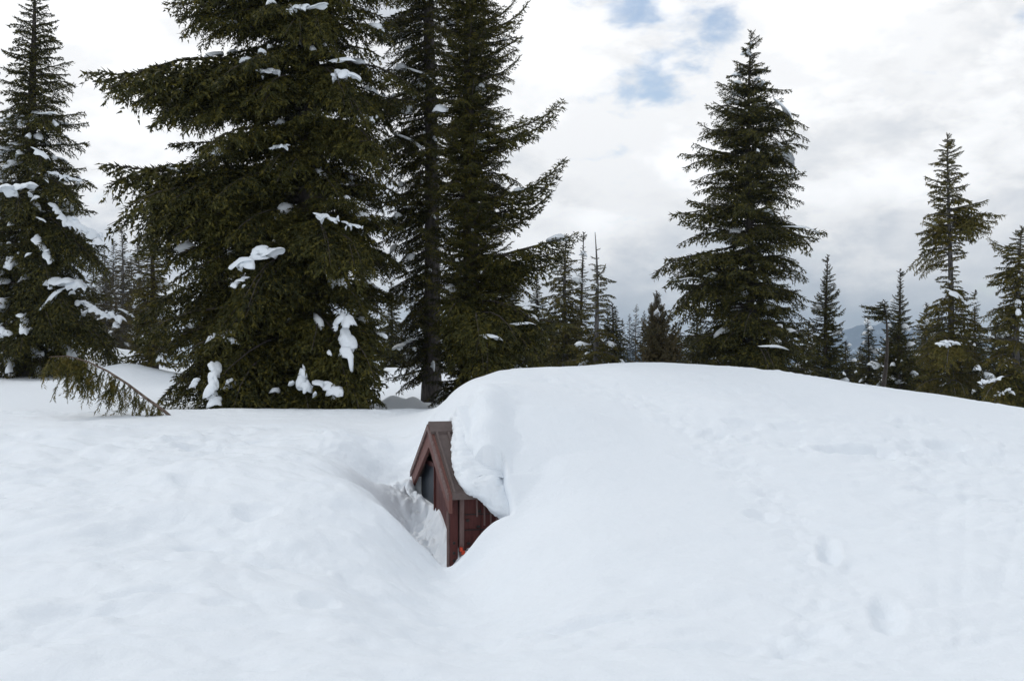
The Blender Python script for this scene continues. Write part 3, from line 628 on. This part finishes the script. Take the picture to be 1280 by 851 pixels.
conifer('fir_tree', 'low bushy green tree under the snag, broad at its foot', 766, 34, 378, [(378, 1, 1), (400, 14, 12), (425, 24, 20), (460, 32, 24)], 16, .08, seed=12, snow=.25, snow_size=.8, **KW)
conifer('fir_tree', 'low dark tree hidden behind the long right bough of the narrow hemlock', 672, 33, 345, [(345, 1, 1), (390, 20, 20), (460, 36, 36)], 13, .08, seed=13, snow=.12, **KW)
conifer('hemlock_tree', 'squat brownish olive young tree against the left flank of the tall spire fir', 822, 28, 363, [(363, 1, 1), (385, 10, 12), (400, 18, 18), (425, 26, 26), (470, 32, 34)], 22, .07, seed=14, needles=M_needle_br, snow=.05, kinds=('up', 'flat'), pitch=(1.0, .5), **KW)
# E: the big spire on the right
conifer('fir_tree', 'tall symmetrical spire fir alone against the clouds, behind the crest of the snow mound', 940, 29, 36,
        [(36, 1, 1), (60, 12, 10), (85, 22, 22), (105, 34, 32), (125, 50, 46), (150, 60, 58), (190, 76, 64), (235, 80, 68), (270, 90, 72), (300, 85, 72), (330, 104, 68), (370, 102, 72), (400, 108, 80), (440, 120, 92), (475, 122, 96)],
        25, .17, seed=15, snow=.22, whorl=.48, snow_size=.85, kinds=('flat', 'droop'), pitch=(.55, -.08), gaps=((205, 225, .4), (255, 275, .35), (300, 320, .35), (340, 352, .3)), thin=.9,
        extra=((850, 192, 195, 0, 'flat', 1), (1033, 292, 275, 0, 'flat', 2), (815, 343, 325, -.3, 'droop', 2), (873, 152, 165, 0, 'up', 1), (838, 268, 255, 0, 'flat', 2), (830, 325, 305, 0, 'flat', 2), (1010, 160, 150, 0, 'droop', 1), (990, 112, 108, 0, 'flat', 1), (1012, 175, 165, 0, 'droop', 1)),
        pads=((983, 133, 16, 12, -.6, 0, .6), (985, 192, 18, 16, -.8, 0, .6), (1000, 283, 22, 7, 0, 0, .7), (860, 348, 22, 6, .1, 0, .6), (968, 433, 18, 9, 0, 0, 2)), group='conifers right of the mound')
KR = dict(group='conifers right of the mound')
conifer('fir_tree', 'small pointed dark fir right beside the tall spire fir', 1033, 31, 318, [(318, 1, 1), (345, 8, 10), (370, 16, 20), (400, 25, 26), (430, 30, 30), (490, 36, 38)], 15, .08, seed=16, snow=.1, kinds=('flat', 'up'), pitch=(.5, 0), **KR)
conifer('fir_tree', 'slim dark spire just left of the gapped-crown tree, with a straight needle tip', 1123, 32, 336, [(336, 1, 1), (365, 8, 8), (390, 15, 16), (420, 24, 24), (450, 32, 30), (500, 38, 36)], 17, .08, seed=17, snow=.15, kinds=('flat', 'up'), pitch=(.5, 0), **KR)
conifer('hemlock_tree', 'flag-shaped tree with a crooked bare stem, boughs swept left, before the blue mountain', 1101, 31, 374, [(374, 4, 4), (385, 22, 8), (400, 18, 10)], 24, .07, seed=18, snow=.2, kinds=('flat',), pitch=(.1, -.1), curve_tr=.8, dens_top=.5, lean=4, extra=((1077, 382, 386, 0, 'flat', 2), (1080, 395, 396, 0, 'flat', 1)), **KR)
conifer('fir_tree', 'tiny dark tree under the flag-shaped one', 1086, 33, 396, [(396, 1, 1), (420, 10, 12), (445, 18, 18), (500, 26, 26)], 17, .06, seed=19, snow=.3, **KR)
conifer('hemlock_tree', 'tall tree with a dense top tuft, bare stretch of stem and wide lower crown', 1188, 25, 168,
        [(168, 1, 1), (185, 14, 14), (198, 24, 20), (215, 20, 22), (240, 36, 30), (262, 30, 50), (285, 44, 60), (300, 42, 40), (312, 42, 26), (330, 34, 14), (350, 18, 14), (368, 24, 24), (385, 42, 38), (410, 48, 46), (440, 54, 52), (480, 56, 58), (505, 52, 52)],
        10, .10, seed=20, needles=M_needle_lt, bark=M_bark_gr, snow=.1, snow_size=.8, kinds=('flat', 'droop'), pitch=(.45, -.1), gaps=((312, 352, .3),),
        extra=((1134, 338, 312, 0, 'droop', 3), (1253, 270, 262, 0, 'flat', 2), (1225, 298, 270, 0, 'droop', 2), (1147, 292, 280, 0, 'flat', 2), (1163, 205, 200, 0, 'flat', 1), (1148, 305, 292, -.3, 'droop', 2), (1240, 285, 270, .3, 'flat', 2)),
        pads=((1185, 428, 28, 12, 0, 0, 1.0), (1196, 366, 12, 14, -.5, 0, .5)), **KR)
conifer('fir_tree', 'small fir seen between the gapped-crown tree and the rightmost one', 1220, 34, 362, [(362, 1, 1), (385, 8, 8), (410, 16, 16), (440, 24, 24), (510, 32, 32)], 15, .07, seed=21, snow=.3, **KR)
conifer('hemlock_tree', 'hemlock with a leaning grey stem, cut by the right edge', 1270, 24, 282, [(282, 1, 1), (300, 16, 16), (325, 26, 28), (350, 36, 36), (375, 30, 36), (400, 44, 44), (450, 50, 50), (520, 50, 50)],
        15, .10, seed=22, needles=M_needle_lt, bark=M_bark_gr, snow=.15, kinds=('flat', 'droop'), pitch=(.2, -.2), lean=6, gaps=((400, 500, .35),), extra=((1236, 296, 312, 0, 'up', 2), (1232, 345, 335, 0, 'flat', 2), (1228, 402, 380, 0, 'droop', 2)),
        pads=((1240, 475, 30, 8, .3, 0, .6), (1252, 490, 26, 6, .4, 0, .6)), **KR)
conifer('fir_tree', 'bushy olive tree filling the space left of the gapped-crown tree', 1156, 36, 378, [(378, 1, 1), (400, 12, 12), (430, 22, 22), (500, 34, 34)], 17, .07, seed=23, needles=M_needle_lt, snow=.2, **KR)
# low trees that close the view under the crowns
lows = [(1058, 38, 425, 'low green tree at the foot of the small pointed fir, below the blue mountain'), (1010, 36, 400, 'dark low tree behind the right foot of the tall spire fir'), (870, 38, 385, 'dark low tree behind the left foot of the tall spire fir'),
        (1100, 40, 440, 'low shrubby tree below the flag-shaped stem'), (1245, 38, 400, 'low dark tree behind the leaning grey stem'), (1205, 40, 410, 'low dark tree behind the wide crown under the bare stretch of stem'), (690, 40, 405, 'low dark tree behind the foot of the clear-tiered hemlock'),
        (725, 42, 410, 'low tree behind the foot of the needle-thin spire'), (1140, 42, 420, 'low dark tree right of the slim straight-tipped spire'), (905, 40, 395, 'low tree hidden behind the trunk foot of the tall spire fir')]
lows += [(708, 46, 398, 'low tree between the clear-tiered hemlock and the needle-thin spire'), (748, 44, 412, 'low tree right behind the foot of the crooked snag'), (845, 36, 402, 'low tree between the squat young tree and the spire fir'), (1075, 44, 432, 'low tree hiding the foot of the blue mountain, left of the tiny dark tree'),
         (1172, 44, 398, 'low dark tree left behind the wide crown under the bare stem'), (1262, 42, 395, 'low dark tree at the right edge behind the leaning grey stem'), (660, 42, 392, 'low dark tree just above the left shoulder of the mound'), (1120, 44, 405, 'low tree directly behind the slim straight-tipped spire')]
for i, (px, Yd, tv, lb) in enumerate(lows):
    conifer('young_fir', lb, px, Yd, tv, [(tv, 2, 2), (tv + 20, 14, 14), (tv + 45, 26, 26), (520, 36, 36)], 14, .06, seed=40 + i, snow=.35, snow_size=1.0, needles=(M_needle, M_needle_lt)[i % 2], group='low trees along the edge of the wood')
# left background, behind the snowy fir and the huge fir
backs = [(-10, 34, 200, 'dark tree far behind the left edge'), (75, 38, 330, 'dark tree behind the stout dark trunk'), (270, 34, 240, 'tree behind the left boughs of the huge fir'), (330, 40, 330, 'tree behind the lower middle of the huge fir'),
         (455, 36, 300, 'tree behind the right lower boughs of the huge fir'), (490, 42, 350, 'tree seen through the sparse limbs left of the bare grey trunk'), (640, 30, 330, 'dark tree behind the right foot of the narrow hemlock')]
for i, (px, Yd, tv, lb) in enumerate(backs):
    bz = gz((px - 640) / F * Yd, Yd)
    conifer('fir_tree', lb, px, Yd, tv, [(tv, 2, 2), (tv + 40, 16, 16), (tv + 90, 28, 28), (430, 34, 34), (462, 30, 30)], 16, .1, seed=60 + i, snow=.3, group='trees behind the big firs')
# far blue trees
far = [(757, 378), (770, 384), (780, 398), (789, 392), (796, 380), (803, 388), (811, 384), (818, 392), (749, 392), (828, 396)]
fl = ['far bluish tree, leftmost of the distant wood in the gap', 'far bluish tree just right of the leftmost distant spire', 'lowest far bluish tree in the gap between snag and young tree', 'far bluish tree left of the highest distant spire', 'highest far bluish spire in the gap',
      'far bluish tree right of the highest distant spire', 'far bluish tree over the shoulder of the squat young tree', 'far bluish tree behind the tip of the squat young tree', 'far bluish tree behind the broad-footed bush', 'far bluish tree, rightmost of the distant wood']
for i, ((px, tv), lb) in enumerate(zip(far, fl)):
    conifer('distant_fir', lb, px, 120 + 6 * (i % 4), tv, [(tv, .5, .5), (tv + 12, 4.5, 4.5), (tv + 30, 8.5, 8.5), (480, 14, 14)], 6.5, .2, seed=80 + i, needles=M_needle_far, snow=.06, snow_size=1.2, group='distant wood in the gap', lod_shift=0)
M_stem = bark_mat('bough_bark', (.09, .06, .045), (.20, .15, .12))
# ------------------------------------------------------------------ broken bough sticking out of the snow
root = thing('broken_bough', 'broken brown bough with hanging twigs sticking out of the snow, left of the huge fir', 'branch', W(206, 514, 14.4))
off = np.array(root.location); pts = [W(px, v, 14.4 + d) for px, v, d in ((215, 522, .1), (205, 513, .05), (185, 499, 0), (160, 480, 0), (135, 464, -.05), (110, 452, -.08), (85, 445, -.1), (62, 446, -.12))]
wd = Acc(); wd.add(*tube(np.array(pts) - off, [.022, .020, .018, .015, .013, .010, .007, .004], 8))
rg = np.random.RandomState(5); out = []
for i in range(110):
    u = rg.uniform(.12, 1); P = np.array([np.interp(u, np.linspace(0, 1, 8), np.array(pts)[:, k]) for k in range(3)]) - off
    L = rg.uniform(.12, .42) * (1.1 if .3 < u < .85 else .75)
    T = unit(np.array([rg.uniform(-.55, .15), rg.uniform(-.5, .5), -1.0]))
    strand(P, T, L, rg, .012, .055, .013, 0, out)
    if L > .15:
        for j in range(5):
            Q = P + T * L * rg.uniform(.2, .95); strand(Q, unit(T + rg.uniform(-.6, .6, 3)), L * .4, rg, .012, .05, .012, .3, out)
V = np.concatenate(out).reshape(-1, 3)
mesh_obj('stem', np.concatenate(wd.v), None, M_stem, root, True, tri=np.concatenate(wd.f))
mesh_obj('foliage', V, None, M_needle_lt, root, False, tri=np.arange(len(V)).reshape(-1, 3))

# ------------------------------------------------------------------ far mountain
M_mtn, t_, p_ = mat('mountain_snow_and_hazed_forest')
co = t_.n('ShaderNodeTexCoord').outputs['Object']
a_ = t_.n('ShaderNodeTexNoise', i_Vector=co, i_Scale=.02, i_Detail=8.0, i_Roughness=.7)
x_ = t_.n('ShaderNodeMix', data_type='RGBA', i_Factor=t_.n('ShaderNodeMapRange', i_Value=a_.outputs[0], i_1=.54, i_2=.66).outputs[0])
x_.inputs[6].default_value = (.015, .05, .11, 1); x_.inputs[7].default_value = (.55, .62, .70, 1)  # forest base made blue: tint of the distant air put into its colour
t_.l(x_.outputs[2], p_.inputs['Base Color']); p_.inputs['Roughness'].default_value = .9
mx_ = np.linspace(-400, 2600, 150); my = np.linspace(3000, 4800, 60); MX, MY = np.meshgrid(mx_, my)
prf = 95 * np.exp(-((MX - 1300) / 420) ** 2) + 60 * np.exp(-((MX - 2000) / 300) ** 2) + 30 * np.exp(-((MX - 500) / 250) ** 2)
MZ = -150 + (prf + 120) * sm(MY, 3000, 3900) * (1 - sm(MY, 4000, 4800)) * (1 + .35 * fbm(MX / 160, MY / 200, 5)) 
ny, nx = MX.shape; I = np.arange(nx * ny).reshape(ny, nx)
q = np.stack([I[:-1, :-1], I[:-1, 1:], I[1:, 1:], I[1:, :-1]], -1).reshape(-1, 4)
mt = mesh_obj('mountain', np.stack([MX, MY, MZ], -1).reshape(-1, 3), None, M_mtn, smooth=True, tri=q); mt['kind'] = 'structure'

# ------------------------------------------------------------------ the air between here and the mountain
M_air = bpy.data.materials.new('haze'); M_air.use_nodes = True; ta = NT(M_air.node_tree)
pv = ta.n('ShaderNodeVolumePrincipled'); pv.inputs['Color'].default_value = (.68, .84, 1, 1); pv.inputs['Density'].default_value = 2.6e-4; pv.inputs['Anisotropy'].default_value = .2
ta.l(pv.outputs[0], ta.n('ShaderNodeOutputMaterial').inputs['Volume'])
hz = [(x, y, z) for z in (-152, 165) for y in (-80, 5100) for x in (-5100, 5100)]
hb = mesh_obj('haze', hz, [(0, 2, 3, 1), (4, 5, 7, 6), (0, 1, 5, 4), (2, 6, 7, 3), (0, 4, 6, 2), (1, 3, 7, 5)], M_air); hb['kind'] = 'stuff'
